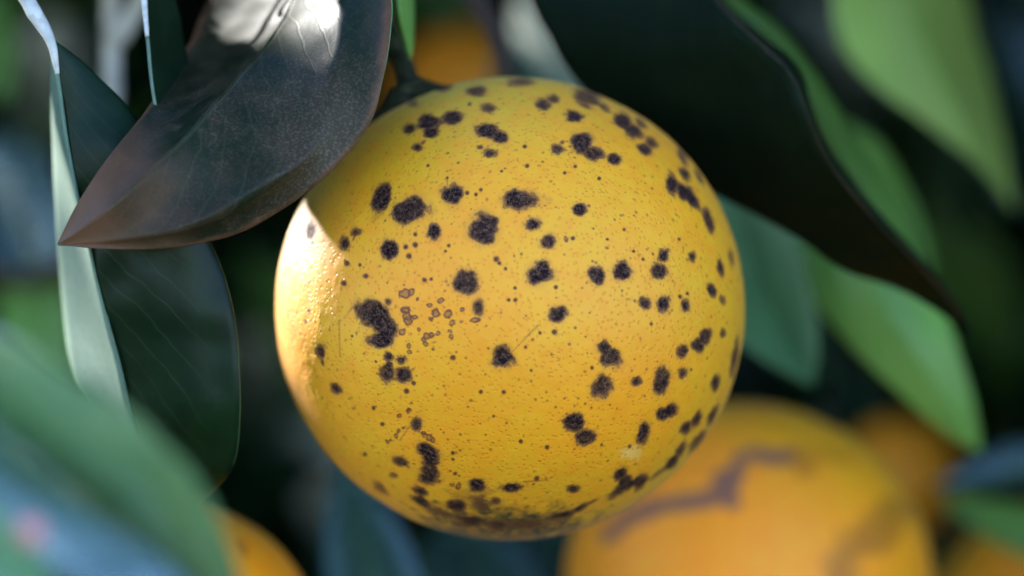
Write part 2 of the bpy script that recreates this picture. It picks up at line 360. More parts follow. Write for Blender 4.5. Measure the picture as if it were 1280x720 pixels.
def build_orange_mesh(name, centre, radii, stem, mats, nf, nb, seg, detail=True, scars=None):
    th = np.r_[np.linspace(0, math.radians(100), nf), np.linspace(math.radians(100), math.pi, nb + 1)[1:-1]][1:]
    ph = np.linspace(0, 2 * np.pi, seg, endpoint=False)
    T, H = np.meshgrid(th, ph, indexing='ij')
    N = np.stack([np.sin(T) * np.cos(H), -np.cos(T), np.sin(T) * np.sin(H)], -1).reshape(-1, 3)
    N = np.vstack([N, [[0, -1, 0], [0, 1, 0]]])
    stem = np.asarray(stem, float) / np.linalg.norm(stem)
    lump = 1 + 0.011 * fbm(N, 1.6, 2, 5) + 0.0035 * fbm(N, 6, 2, 8) + 0.0012 * fbm(N, 22, 2, 9)
    ds = N @ stem
    lump = lump - 0.035 * np.exp(-((1 - ds) / 0.006)) - 0.012 * np.exp(-((1 - ds) / 0.05))
    V = N * np.asarray(radii) * lump[:, None]
    W = V + centre
    n = len(V)
    A = {k: np.zeros(n) for k in ('spot', 'halo', 'scab', 'russet', 'green', 'pale', 'purple')}
    A['green'] = np.clip(0.04 + 0.55 * sstep(0.35, 0.95, ds) + 0.36 * sstep(-0.2, -0.95, N[:, 2]) + 0.25 * sstep(.55, 1, np.abs(N[:, 0])) + 0.22 * fbm(N, 3.0, 3, 3), 0, 1)
    dz = np.zeros(n)
    front = N[:, 1] < 0.06
    if detail:
        x, y = PX(W)
        nz1 = fbm(W, 520, 3, 21); nz2 = fbm(W, 1500, 2, 31); nz3 = noise3(W, 4200, 61)
        idx_f = np.where(front)[0]
        xf, yf = x[idx_f], y[idx_f]
        def near(cx, cy, r):
            m = (np.abs(xf - cx) < r) & (np.abs(yf - cy) < r)
            return idx_f[m]
        for (cx, cy, a, b, ang, k) in SPOTS:
            i = near(cx, cy, a * 2.6 + 8)
            dx, dy = x[i] - cx, y[i] - cy
            c, s = math.cos(math.radians(ang)), math.sin(math.radians(ang))
            d = np.hypot((dx * c + dy * s) / a, (-dx * s + dy * c) / b)
            w = min(a, b)
            d = d + 0.56 * nz1[i] + (2.6 / max(w, 4)) * 0.55 * nz2[i] + (2.2 / max(w, 4)) * .5 * nz3[i]
            soft = 2.4 / max(w, 3) + 0.10
            m = sstep(1.0 + soft, 0.97 - soft, d)
            kk = min(1, k + .02) * (1 - .16 * ((cx * 7 + cy * 3) % 10) / 10)
            A['spot'][i] = np.maximum(A['spot'][i], m * kk * (0.92 + 0.16 * nz2[i]))
            hr = (1.30 + 5.0 / max(w, 5) * .35)
            A['halo'][i] = np.maximum(A['halo'][i], sstep(hr + .25, 0.85, d) * 0.75)
        for (cx, cy, r) in DOTS:
            i = near(cx, cy, r * 2 + 4)
            d = np.hypot(x[i] - cx, y[i] - cy) / r + 0.3 * nz2[i]
            m = sstep(1.3, .5, d)
            A['spot'][i] = np.maximum(A['spot'][i], m * 0.62)
            A['scab'][i] = np.maximum(A['scab'][i], sstep(1.8, .6, d) * .7)
        for (cx, cy, r) in RINGS:
            i = near(cx, cy, r * 2 + 4)
            r = r * RNG.uniform(.75, 1.25); ra = RNG.uniform(0, 3.14); rs = RNG.uniform(1.0, 1.6)
            ux, uy = (x[i] - cx) * math.cos(ra) + (y[i] - cy) * math.sin(ra), (y[i] - cy) * math.cos(ra) - (x[i] - cx) * math.sin(ra)
            d = np.hypot(ux * rs, uy) / r + 0.9 * nz1[i] + .5 * nz2[i]
            m = sstep(.5, .12, np.abs(d - .72))
            A['scab'][i] = np.maximum(A['scab'][i], np.maximum(m, .5 * sstep(1.0, .5, d)))
            A['halo'][i] = np.maximum(A['halo'][i], sstep(1.3, .6, d) * .5)
        for (p, q, w) in LINES:
            p, q = np.array(p, float), np.array(q, float)
            cc = (p + q) / 2
            i = near(cc[0], cc[1], np.linalg.norm(q - p))
            r = np.stack([x[i], y[i]], 1) - p
            L = np.linalg.norm(q - p); e = (q - p) / L
            t = np.clip(r @ e, 0, L)
            d = np.linalg.norm(r - t[:, None] * e, axis=1) + 1.1 * nz1[i]
            A['scab'][i] = np.maximum(A['scab'][i], sstep(w + 1.0, w * .3, d) * .55)
        # many pin-point flecks, spread over the whole fruit
        for cen, lo, hi in ((2400, .00010, .00028),):
            g = RNG.normal(size=(cen, 3)); g /= np.linalg.norm(g, axis=1)[:, None]
            for q in g:
                if q[1] > 0.3: continue
                c = q * np.asarray(radii) + centre
                cx, cy = PX(c)
                i = near(cx, cy, 6)
                if not len(i): continue
                rr = RNG.uniform(lo, hi)
                d = np.linalg.norm(W[i] - c * 1.0, axis=1)
                d = np.sqrt(np.maximum(0, d ** 2 - d.min() ** 2)) / rr
                A['scab'][i] = np.maximum(A['scab'][i], sstep(1.5, .4, d) * RNG.uniform(.35, .95))
        # russet skin at the flower end
        dr = np.hypot((x - 628) / 118, (y - 655) / 29) + 0.75 * nz1
        A['russet'][:] = np.where(front, sstep(1.2, .5, dr) * .95 * (0.8 + .6 * nz2), 0)
        dr = np.hypot((x - 590) / 40, (y - 622) / 22) + 0.8 * nz1
        A['scab'] = np.maximum(A['scab'], np.where(front, sstep(.8, .4, dr) * .35, 0))
        # rough pale scrape
        dr = np.hypot((x - 787) / 22, (y - 566) / 14) + 0.9 * nz1 + .6 * nz2
        A['pale'][:] = np.where(front, sstep(.85, .3, dr) * .28, 0)
        # the side away from the camera carries the same blotches
        g = RNG.normal(size=(70, 3)); g /= np.linalg.norm(g, axis=1)[:, None]
        for q in g:
            if q[1] < 0.12: continue
            i = np.where(N @ q > 0.985)[0]
            d = np.linalg.norm(N[i] - q, axis=1) / RNG.uniform(.02, .05) + .4 * nz1[i]
            A['spot'][i] = np.maximum(A['spot'][i], sstep(1.1, .8, d))
        dz = -0.00012 * A['spot'] + 0.00007 * A['spot'] * nz2 + 0.00003 * fbm(W, 900, 2, 41) + 0.00005 * A['scab'] + 0.00012 * A['pale'] * nz2
        V = V + N * dz[:, None]
    if scars is not None:
        x, y = PX(W)
        nz1 = fbm(W, 260, 3, 51)
        for poly, w, key, amt in scars:
            c = spline([(a, b, 0) for a, b in poly], 60)[:, :2]
            d = np.full(n, 1e9)
            for k in range(60):
                d = np.minimum(d, np.hypot(x - c[k, 0], y - c[k, 1]))
            m = sstep(1.35, .45, d / w + .8 * nz1) * amt
            A[key] = np.maximum(A[key], np.where(front, m, 0))
        g = RNG.normal(size=(60, 3)); g /= np.linalg.norm(g, axis=1)[:, None]
        for q in g:
            d = np.linalg.norm(N - q, axis=1) / RNG.uniform(.01, .022) + .4 * nz1
            A['scab'] = np.maximum(A['scab'], sstep(1.2, .7, d) * .5)
    R = len(th)
    i = np.arange(R - 1)[:, None]; j = np.arange(seg)[None]
    F = np.stack([i * seg + j, i * seg + (j + 1) % seg, (i + 1) * seg + (j + 1) % seg, (i + 1) * seg + j], -1).reshape(-1, 4)
    jj = np.arange(seg)
    # close the two ends with quads that share the pole vertex pairwise
    e = jj[::2]
    F = np.vstack([F, np.stack([np.full(len(e), n - 2), (e + 2) % seg, (e + 1) % seg, e], 1),
                   np.stack([np.full(len(e), n - 1), (R - 1) * seg + e, (R - 1) * seg + (e + 1) % seg, (R - 1) * seg + (e + 2) % seg], 1)])
    me = mesh_from(name, V, F[:, ::-1], mats)
    for k, v in A.items():
        a = me.attributes.new(k, 'FLOAT', 'POINT')
        a.data.foreach_set('value', np.clip(v, 0, 1).astype(np.float32))
    return me

def calyx(parent, base, axis, size, stem_pts=None, stem_r=0.0015):
    axis = np.asarray(axis, float) / np.linalg.norm(axis)
    a = np.cross(axis, [0.2, 1, 0.1]); a /= np.linalg.norm(a); b = np.cross(axis, a)
    nr, ns = 8, 50
    V = []; F = []
    for side in (0, 1):
        for i in range(nr):
            f = i / (nr - 1)
            for j in range(ns):
                t = 2 * math.pi * j / ns
                star = 0.62 + 0.38 * abs(math.cos(2.5 * t)) ** 1.5 + 0.06 * math.sin(3 * t + 1)
                r = size * (0.28 + f * (star - 0.28))
                z = size * (0.42 * (1 - f) ** 1.4 - 0.10 * f + 0.10 * f * f) - (0.13 * size if side else 0)
                V.append(base + axis * z + (a * math.cos(t) + b * math.sin(t)) * r)
    for i in range(nr - 1):
        for j in range(ns):
            q = [i * ns + j, i * ns + (j + 1) % ns, (i + 1) * ns + (j + 1) % ns, (i + 1) * ns + j]
            F.append(q); F.append([k + nr * ns for k in q[::-1]])
    for j in range(ns):
        o = (nr - 1) * ns; F.append([o + j, o + (j + 1) % ns, o + nr * ns + (j + 1) % ns, o + nr * ns + j])
        F.append([nr * ns + j, nr * ns + (j + 1) % ns, (j + 1) % ns, j])
    c = link('calyx', mesh_from('calyx', np.array(V), F, M['calyx']), parent)
    if stem_pts is not None:
        tube('stem', [base + axis * size * .05] + list(stem_pts), [stem_r * 1.45, stem_r, stem_r * .95], M['calyx'], parent, lump=.2)
    return c

def orange(label, px, py, depth, rpx, stem, mat, nf, nb, seg, detail=False, scars=None, flat=0.985, group=None, stem_pts=None, csize=.0075):
    c = P(px, py, depth)
    r = rpx * K * (DIST + depth) / DIST
    radii = np.array([r, r, r * flat])
    o = thing('orange', label, 'orange', c, group)
    me = build_orange_mesh('peel', c, radii, stem, mat, nf, nb, seg, detail, scars)
    pe = bpy.data.objects.new('peel', me); COL.objects.link(pe); pe.parent = o
    s = np.asarray(stem, float) / np.linalg.norm(stem)
    calyx(o, c + s * radii * 0.968, s, csize, stem_pts)
    return o

# ------------------------------------------------------------------ leaves
def blade_grid(curves, us, nrow, per, bulge=0.0, wave=0.0, seed=0):
    """curves: edge .. midrib .. edge as world polylines running from base to tip"""
    C = [spline(c, nrow) for c in curves]
    rows, uu = [], []
    for k in range(len(C) - 1):
        m = per[k]
        for q in range(m + (k == len(C) - 2)):
            f = q / m
            rows.append(C[k] * (1 - f) + C[k + 1] * f)
            uu.append((us[k] * (1 - f) + us[k + 1] * f, math.sin(math.pi * f)))
    G = np.stack(rows, 1)                      # nrow, ncol, 3
    du = np.gradient(G, axis=1); dv = np.gradient(G, axis=0)
    n = np.cross(du, dv); l = np.linalg.norm(n, axis=2, keepdims=True)
    n = n / np.maximum(l, 1e-12)
    mid = n[nrow // 2].mean(0); n = np.where((l < 1e-10), mid, n)
    for _ in range(2):
        n[1:-1] = (n[:-2] + 2 * n[1:-1] + n[2:]) / 4
    n /= np.maximum(np.linalg.norm(n, axis=2, keepdims=True), 1e-9)
    prof = np.sin(np.pi * np.linspace(0, 1, nrow)) ** 0.7
    if bulge:
        G = G + n * (np.array([b for _, b in uu])[None, :, None] * bulge * prof[:, None, None])
    if wave:
        G = G + n * (wave * fbm(G, 90.0, 2, seed) * prof[:, None])[..., None]
    u = np.array([a for a, _ in uu]); v = np.linspace(0, 1, nrow)
    UV = np.stack([np.broadcast_to(u[None], G.shape[:2]), np.broadcast_to(v[:, None], G.shape[:2])], -1)
    return G, n, UV, C

def leaf_from(curves, parent, top, under, us=(0, .5, 1), mid=1, nrow=56, per=None, bulge=0.0, wave=0.0003, thick=0.00032, seed=0,
              label=None, rib=0.0006, rib_mat=None, petiole=None, pr=0.0011, flip=False, name='leaf', rib_side=1.0):
    """a leaf part (closed blade with a front and a back skin) > midrib, petiole sub-parts"""
    per = per or [12] * (len(curves) - 1)
    G, n, UV, C = blade_grid(curves, us, nrow, per, bulge, wave, seed)
    nc = G.shape[1]
    # make the front skin face the camera side
    if n[nrow // 3: 2 * nrow // 3].reshape(-1, 3)[:, 1].mean() > 0: n = -n
    if flip: n = -n
    A = (G + n * thick / 2).reshape(-1, 3); B = (G - n * thick / 2).reshape(-1, 3)
    i = np.arange(nrow - 1)[:, None]; j = np.arange(nc - 1)[None]
    q = np.stack([i * nc + j, i * nc + j + 1, (i + 1) * nc + j + 1, (i + 1) * nc + j], -1).reshape(-1, 4)
    v0 = A[q[len(q) // 2]]
    gn = np.cross(v0[1] - v0[0], v0[3] - v0[0])
    nmid = n.reshape(-1, 3)[q[len(q) // 2, 0]]
    if gn @ nmid < 0: q = q[:, ::-1]
    N = nrow * nc
    ring = list(range(nc)) + [r * nc + nc - 1 for r in range(1, nrow)] + [(nrow - 1) * nc + c for c in range(nc - 2, -1, -1)] + [r * nc for r in range(nrow - 2, 0, -1)]
    ring = np.array(ring); nx = np.roll(ring, -1)
    e = np.stack([ring, ring + N, nx + N, nx], 1)
    if gn @ nmid < 0: e = e[:, ::-1]
    F = np.vstack([q, q[:, ::-1] + N, e])
    mi = np.r_[np.zeros(len(q)), np.ones(len(q)), np.ones(len(e))]
    uv = np.vstack([UV.reshape(-1, 2)] * 2)
    o = link(name, mesh_from(name, np.vstack([A, B]), F, [top, under], mi, uv), parent)
    if label: o['label'] = label
    if rib:
        cm = sum(per[:mid])
        k = G[:, cm] + n[:, cm] * (thick * .5 * rib_side)
        tube('midrib', k[1:-1:5], [rib, rib * .75, rib * .4, rib * .15], rib_mat or under, o, n=36, seg=8)
    if petiole is not None:
        tube('petiole', [G[0, 0] * .0 + C[mid][1]] + list(petiole), [pr * .8, pr, pr * 1.15], rib_mat or M['twig_green'], o, n=20, seg=10, lump=.15)
    return o

def leaf_px(parent, curves, top, under, **kw):
    return leaf_from([[P(*p) for p in c] for c in curves], parent, top, under, **kw)

def leaf_simple(parent, base, tip, normal, width, top, under, fold=0.15, droop=0.0, wide=0.42, **kw):
    """one ordinary leaf from base to tip (world points); width in metres, fold lifts both edges"""
    base, tip = np.asarray(base, float), np.asarray(tip, float)
    d = tip - base; L = np.linalg.norm(d); d /= L
    nn = np.asarray(normal, float); nn = nn - d * (nn @ d); nn /= np.linalg.norm(nn)
    s = np.cross(d, nn)
    f = np.linspace(0, 1, 9)
    prof = np.sin(np.pi * f ** 0.85) ** 0.85 * (1 - 0.25 * f)
    prof[0] = 0.02; prof[-1] = 0.0
    mid = [base + d * L * t - nn * droop * L * 4 * (t - .5) ** 2 for t in f]
    l = [m - s * width / 2 * p + nn * fold * width * p for m, p in zip(mid, prof)]
    r = [m + s * width / 2 * p + nn * fold * width * p for m, p in zip(mid, prof)]
    kw.setdefault('bulge', width * .03)
    return leaf_from([l, mid, r], parent, top, under, **kw)

# ------------------------------------------------------------------ ground far below, out of the picture, that bounces daylight
t = NT('orchard_grass')
g1 = t.noise(4.0, 6.0); g2 = t.noise(40.0, 4.0)
t.set('Base Color', t.mix(t.ramp(g1, .4, .6), t.mix(g2, (0.05, 0.045, 0.02), (0.09, 0.075, 0.035)), t.mix(g2, (0.02, 0.045, 0.012), (0.045, 0.075, 0.02))))
t.set('Roughness', 0.95)
gs = 40
gx, gy = np.meshgrid(np.linspace(-12, 12, gs + 1), np.linspace(-12, 12, gs + 1), indexing='ij')
GV = np.stack([gx, gy, -1.25 + 0.05 * fbm(np.stack([gx, gy, gx * 0], -1), 0.8, 3, 2)], -1).reshape(-1, 3)
ii, jj = np.arange(gs)[:, None], np.arange(gs)[None]
GF = np.stack([ii * (gs + 1) + jj, (ii + 1) * (gs + 1) + jj, (ii + 1) * (gs + 1) + jj + 1, ii * (gs + 1) + jj + 1], -1).reshape(-1, 4)
go = link('ground', mesh_from('ground', GV, GF, t.m)); go['kind'] = 'structure'

# ------------------------------------------------------------------ fruit
def cvec(*a): return np.array(a, float)
main_stem = [P(505, 80, .010), P(492, 40, .014), P(478, -40, .018), P(475, -120, .02)]
orange('ripe yellow orange covered in round dark black spots, hanging in sharp focus', 638, 385, 0.0, 292, (-.42, .02, .905), M['peel'], 420, 40, 900, True,
       flat=0.992, stem_pts=main_stem, csize=.0098)
scar = [([(760,668),(800,640),(850,630),(900,620),(920,590),(935,570),(985,572)], 13, 'purple', .85), ([(985,572),(1010,580)], 14, 'scab', .5),
        ([(905,600),(912,625)], 13, 'purple', .9), ([(1050,720),(1060,690),(1095,670),(1120,640)], 26, 'russet', .5), ([(1000,560),(1060,575)], 8, 'scab', .3)]
orange('blurred orange with a winding purple brown scar, below the black spotted orange', 936, 731, 0.115, 229, (.42, .1, .88), M['peel_back'], 150, 40, 300,
       scars=scar, flat=1.0, stem_pts=[P(1045, 495, .21), P(1055, 440, .23), P(1050, 350, .26)])
orange('yellow orange half hidden under the big blurred foreground leaf', 205, 822, 0.045, 198, (.1, .2, .95), M['peel_back'], 90, 30, 200,
       scars=[([(300,680),(305,690)], 6, 'scab', .5)], flat=1.0, stem_pts=[P(225, 610, .06), P(215, 540, .07)])
orange('dull orange out of focus in the gap behind the spotted fruit stem', 583, 130, 0.38, 98, (.15, .3, .9), M['peel_back'], 60, 24, 120,
       scars=[([(560,60),(566,64)], 4, 'scab', .2)], flat=1.0, stem_pts=[P(592, -10, .41), P(600, -110, .42)])
orange('bright orange fruit corner beneath a small green leaf, beside the scarred orange', 1330, 790, 0.24, 165, (-.3, .2, .9), M['peel_back'], 60, 24, 120,
       scars=[([(1300,700),(1310,705)], 6, 'scab', .3)], flat=1.0, stem_pts=[P(1275, 590, .28), P(1270, 520, .30)])
orange('small blurred orange squeezed between green leaf tip and scarred orange', 1125, 600, 0.34, 78, (-.2, .3, .9), M['peel_back'], 60, 24, 120,
       scars=[([(1120,560),(1130,565)], 6, 'scab', .3)], flat=1.0, stem_pts=[P(1100, 490, .35), P(1090, 420, .36)])

# ------------------------------------------------------------------ twigs with leaves
# the twig that runs just above the picture and carries the spotted orange
tw = thing('fruiting_twig', 'twig bearing the spotted orange, with a brown stained leaf and a large dark leaf', 'twig', P(480, -120, .02))
tube('stem', [P(330, -190, .012), P(400, -135, .012), P(480, -122, .02), P(620, -120, .04), P(760, -100, .06), P(900, -130, .08)], [.0016, .002, .0023, .0024], M['twig_green'], tw, lump=.15)
# bare side shoots above the picture; their shadows stripe the sunny top of the brown leaf
for pp in ([(336,-60,.006),(322,-5,-.004),(312,50,-.016)], [(352,-60,.0),(368,5,-.010),(384,36,-.016),(412,62,-.022)]):
    w = [P(*p) + SUN * .05 for p in pp]
    tube('side_shoot', [P(330, -190, .012), (P(330, -190, .012) + w[0]) / 2 + np.array([0, 0, .004])] + w, [.0011, .0008, .0006, .0005], M['twig_green'], tw, n=30, seg=8)
# brown leaf lying against the fruit
Lc = [(402,-112,.012),(345,-80,.024),(298,-40,.026),(263,5,.018),(237,55,.001),(200,115,-.020),(165,160,-.034),(128,208,-.037),(95,258,-.036),(72,306,-.034)]
Mc = [(402,-112,.012),(392,-60,.000),(368,0,-.011),(338,50,-.021),(296,98,-.031),(240,165,-.039),(190,212,-.041),(140,258,-.040),(100,288,-.037),(72,306,-.034)]
R1 = [(402,-112,.012),(428,-60,-.010),(432,0,-.025),(425,60,-.032),(408,120,-.036),(385,188,-.0385),(345,222,-.0415),(285,262,-.042),(225,288,-.042),(150,300,-.0395),(72,306,-.034)]
Rc = [(402,-112,.012),(455,-70,-.018),(484,-20,-.031),(487,45,-.035),(478,100,-.036),(462,155,-.0365),(415,213,-.0365),(350,262,-.038),(290,294,-.039),(215,309,-.040),(130,311,-.038),(72,306,-.034)]
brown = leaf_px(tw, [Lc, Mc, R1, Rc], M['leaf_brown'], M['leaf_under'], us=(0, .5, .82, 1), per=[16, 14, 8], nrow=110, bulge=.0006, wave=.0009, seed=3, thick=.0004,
        label='dull olive leaf with brown stained edge and tip, against the spotted orange', rib=.00022, rib_mat=M['leaf_brown'], petiole=[P(440, -120, .012), P(470, -121, .018)])
# narrow bright leaf behind the fruit stem
leaf_px(tw, [[(496,-100,.012),(487,-50,.004),(489,0,.000),(496,32,-.001),(506,58,.0),(513,75,.001)],
             [(498,-100,.012),(496,-50,-.001),(497,0,-.006),(502,32,-.005),(508,58,-.002),(513,75,.001)],
             [(500,-100,.012),(514,-50,.006),(517,0,.004),(517,35,.002),(516,60,.001),(513,75,.001)]], M['leaf_light'], M['leaf_pale'], nrow=30, per=[6, 8], wave=0,
        label='narrow bright green leaf hanging behind the fruit stem', rib=.0004, rib_mat=M['twig_green'], petiole=[P(485, -120, .022)])
# large folded leaf right of the fruit; its shade is put into near-black colour
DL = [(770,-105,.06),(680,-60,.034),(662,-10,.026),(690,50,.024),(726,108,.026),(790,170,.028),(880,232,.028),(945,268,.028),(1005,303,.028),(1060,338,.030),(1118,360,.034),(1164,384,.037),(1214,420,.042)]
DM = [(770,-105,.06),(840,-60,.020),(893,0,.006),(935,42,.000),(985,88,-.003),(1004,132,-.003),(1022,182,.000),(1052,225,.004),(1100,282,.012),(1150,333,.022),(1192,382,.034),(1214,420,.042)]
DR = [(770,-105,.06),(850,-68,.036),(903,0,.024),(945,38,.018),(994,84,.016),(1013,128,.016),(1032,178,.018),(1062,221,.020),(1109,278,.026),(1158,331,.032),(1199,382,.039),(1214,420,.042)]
dark = leaf_px(tw, [DL, DM, DR], M['leaf_shade'], M['leaf_shade'], per=[16, 10], nrow=90, wave=.0008, seed=5, us=(0, .5, 1),
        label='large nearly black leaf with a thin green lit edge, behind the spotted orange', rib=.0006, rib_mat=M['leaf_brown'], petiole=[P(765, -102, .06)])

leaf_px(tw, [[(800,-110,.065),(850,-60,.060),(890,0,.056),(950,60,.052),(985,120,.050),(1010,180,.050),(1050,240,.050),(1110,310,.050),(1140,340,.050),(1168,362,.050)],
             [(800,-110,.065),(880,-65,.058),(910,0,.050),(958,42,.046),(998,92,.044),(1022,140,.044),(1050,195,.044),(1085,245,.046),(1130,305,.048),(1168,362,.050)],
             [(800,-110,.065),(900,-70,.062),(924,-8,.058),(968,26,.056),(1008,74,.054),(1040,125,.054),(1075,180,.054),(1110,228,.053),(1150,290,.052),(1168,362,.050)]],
        M['leaf_mid'], M['leaf_under'], nrow=50, wave=.0008, seed=6, label='soft green leaf showing as a strip behind the edge of the dark leaf', rib=.0004, rib_mat=M['leaf_mid'], petiole=[P(790, -106, .062)])  # added blade; its green stands in for the dark leaf's lit half

# pale twig, far left; one folded leaf, light and shade put into its colours
tw = thing('leafy_twig', 'sunlit whitish twig holding one folded leaf, its lit half coloured mint and its shaded half dark green', 'twig', P(20, -60, -.02))
tube('stem', [P(-10, -90, -.02), P(14, -35, -.022), P(38, 8, -.024), P(54, 34, -.025), P(65, 56, -.026), P(72, 92, -.0262)], [.0015, .0015, .0014, .0013, .0008, .0003], M['twig_pale'], tw, lump=.25)
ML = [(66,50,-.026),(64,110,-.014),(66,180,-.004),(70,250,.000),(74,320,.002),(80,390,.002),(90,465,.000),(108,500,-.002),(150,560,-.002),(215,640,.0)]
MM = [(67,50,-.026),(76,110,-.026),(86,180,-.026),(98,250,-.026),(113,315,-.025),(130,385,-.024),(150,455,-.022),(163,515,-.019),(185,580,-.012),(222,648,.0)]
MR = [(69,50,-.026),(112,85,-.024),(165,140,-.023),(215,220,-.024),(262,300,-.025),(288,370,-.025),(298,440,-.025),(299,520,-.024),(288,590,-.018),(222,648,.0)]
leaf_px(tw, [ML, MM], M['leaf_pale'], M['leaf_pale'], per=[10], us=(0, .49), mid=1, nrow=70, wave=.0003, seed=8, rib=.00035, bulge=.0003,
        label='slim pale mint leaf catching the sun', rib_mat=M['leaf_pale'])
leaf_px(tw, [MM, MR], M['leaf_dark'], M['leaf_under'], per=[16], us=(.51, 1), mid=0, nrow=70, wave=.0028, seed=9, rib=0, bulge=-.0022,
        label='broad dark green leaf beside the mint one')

# leaf seen edge-on behind the brown leaf
tw = thing('leafy_twig', 'thin twig with a black green leaf turned edge-on above the brown leaf', 'twig', P(175, -70, .0))
tube('stem', [P(160, -130, -.012), P(172, -70, -.016), P(179, -10, -.0215), P(184, 45, -.0245)], [.0012, .0009, .0006, .00035], M['twig_pale'], tw, lump=.2)
leaf_px(tw, [[(178,-40,-.018),(179,-20,-.020),(180,5,-.022),(184,50,-.024),(188,90,-.025),(193,128,-.026),(202,165,-.026),(225,200,-.022)],
             [(178,-40,-.018),(188,-24,-.017),(198,5,-.016),(206,60,-.017),(212,100,-.019),(218,135,-.020),(222,170,-.021),(225,200,-.022)],
             [(178,-40,-.018),(200,-30,-.014),(220,5,-.011),(231,60,-.010),(238,100,-.012),(240,140,-.014),(235,175,-.018),(225,200,-.022)]],
        M['leaf_black'], M['leaf_pale'], nrow=50, wave=.0003, thick=.0006, seed=12, label='black green leaf with a pale rim behind the brown leaf', rib=0)

# blurred forked twig
tw = thing('forked_twig', 'blurred pale grey twig that forks in two beside the mint leaf half', 'twig', P(139, 260, .09))
tube('stem', [P(128, 330, .09), P(137, 220, .09), P(139, 110, .09), P(139, 0, .09), P(136, -120, .09)], [.0017, .0017, .0018, .0018], M['twig_pale'], tw, lump=.2)
tube('side_shoot', [P(141, 52, .09), P(152, 40, .089), P(166, 16, .088), P(182, -14, .086), P(215, -90, .08)], [.0019, .0017, .0015, .0013], M['twig_pale'], tw, lump=.2)

# big leaf in front, bottom left, far out of focus
tw = thing('leafy_twig', 'very blurred twig close in front with a big green and a bluish leaf', 'twig', P(-120, 520, -.15))
tube('stem', [P(-260, 300, -.15), P(-190, 400, -.152), P(-120, 500, -.152), P(-90, 640, -.15), P(-110, 820, -.15)], [.0018, .0018, .0016], M['twig_green'], tw)
leaf_px(tw, [[(-118,470,-.150),(-60,410,-.160),(0,418,-.166),(60,452,-.168),(130,495,-.168),(195,545,-.166),(245,600,-.160),(285,670,-.152),(310,760,-.143),(318,850,-.135)],
             [(-118,480,-.150),(-60,500,-.150),(0,545,-.150),(60,590,-.149),(120,640,-.148),(170,690,-.146),(220,750,-.142),(270,800,-.138),(318,850,-.135)],
             [(-118,490,-.150),(-90,580,-.165),(-60,680,-.175),(-10,760,-.178),(60,830,-.176),(130,870,-.168),(200,890,-.156),(270,880,-.144),(318,850,-.135)]],
        M['leaf_front'], M['leaf_under'], nrow=60, wave=.001, bulge=.002, seed=15, label='big blurred green leaf', rib=.0005, rib_mat=M['leaf_front'], petiole=[P(-122, 480, -.151)])
me = bpy.data.meshes.new('gall')
t = NT('pink_gall'); t.set('Base Color', t.mix(t.noise(900.0), (0.55, 0.16, 0.16), (0.70, 0.28, 0.25))); t.set('Roughness', .6)
near_leaf = leaf_px(tw, [[(-118,560,-.158),(-50,530,-.160),(0,568,-.162),(70,612,-.163),(140,655,-.163),(200,695,-.162),(255,745,-.160),(300,800,-.157),(335,870,-.155)],
             [(-118,570,-.158),(-60,600,-.163),(0,650,-.166),(60,700,-.167),(120,750,-.167),(175,795,-.166),(225,830,-.163),(280,855,-.159),(335,870,-.155)],
             [(-118,580,-.158),(-90,660,-.169),(-50,740,-.174),(0,800,-.176),(60,850,-.176),(120,885,-.174),(190,905,-.169),(260,900,-.162),(335,870,-.155)]],
        M['leaf_sky'], M['leaf_under'], nrow=60, wave=.0008, bulge=.001, seed=16, label='glossy leaf with blue sky sheen in front of the green one', rib=.0004, rib_mat=M['leaf_sky'], petiole=[P(-108, 565, -.152)])
nv = np.zeros(len(near_leaf.data.vertices) * 3, np.float32); near_leaf.data.vertices.foreach_get('co', nv); nv = nv.reshape(-1, 3)
nvx, nvy = PX(nv); gc = nv[np.argmin(np.hypot(nvx - 38, nvy - 668) + (nv[:, 1] - nv[:, 1].min()) * 50)].astype(float)
th, ph = np.meshgrid(np.linspace(0.02, np.pi - .02, 9), np.linspace(0, 2 * np.pi, 14, endpoint=False), indexing='ij')
gv = np.stack([np.sin(th) * np.cos(ph), np.cos(th), np.sin(th) * np.sin(ph)], -1)
gv = (gv * (1 + .15 * fbm(gv, 2, 2, 4))[..., None] * [.0019, .0012, .0019]).reshape(-1, 3) + gc
i, j = np.arange(8)[:, None], np.arange(14)[None]
gf = np.stack([i * 14 + j, (i + 1) * 14 + j, (i + 1) * 14 + (j + 1) % 14, i * 14 + (j + 1) % 14], -1).reshape(-1, 4)
o = link('gall', mesh_from('gall', gv, gf.tolist(), t.m), tw); o['label'] = 'small pink round fleck on the blurred bluish leaf'

# right hand leaves
tw = thing('leafy_twig', 'leafy twig with one broad light green leaf hanging beside dark foliage', 'twig', P(1130, -130, .16))
tube('stem', [P(1290, -190, .18), P(1200, -150, .17), P(1110, -140, .16), P(980, -180, .16)], [.0022, .0022, .002], M['twig_brown'], tw)
leaf_px(tw, [[(1110,-130,.16),(1055,-80,.150),(1042,-10,.142),(1052,55,.138),(1095,108,.136),(1150,150,.136),(1210,197,.138),(1250,240,.140),(1268,268,.142)],
             [(1110,-130,.16),(1115,-60,.152),(1130,0,.146),(1155,60,.142),(1180,110,.140),(1205,155,.140),(1230,200,.141),(1252,240,.142),(1268,268,.142)],
             [(1110,-130,.16),(1180,-80,.166),(1207,-10,.166),(1222,45,.165),(1238,100,.162),(1250,145,.158),(1259,190,.152),(1265,230,.147),(1268,268,.142)]],
        M['leaf_olive'], M['leaf_under'], nrow=50, wave=.0008, seed=18, label='broad light green leaf, pale on its left half', rib=.0005, rib_mat=M['leaf_light'], petiole=[P(1112, -140, .16)])
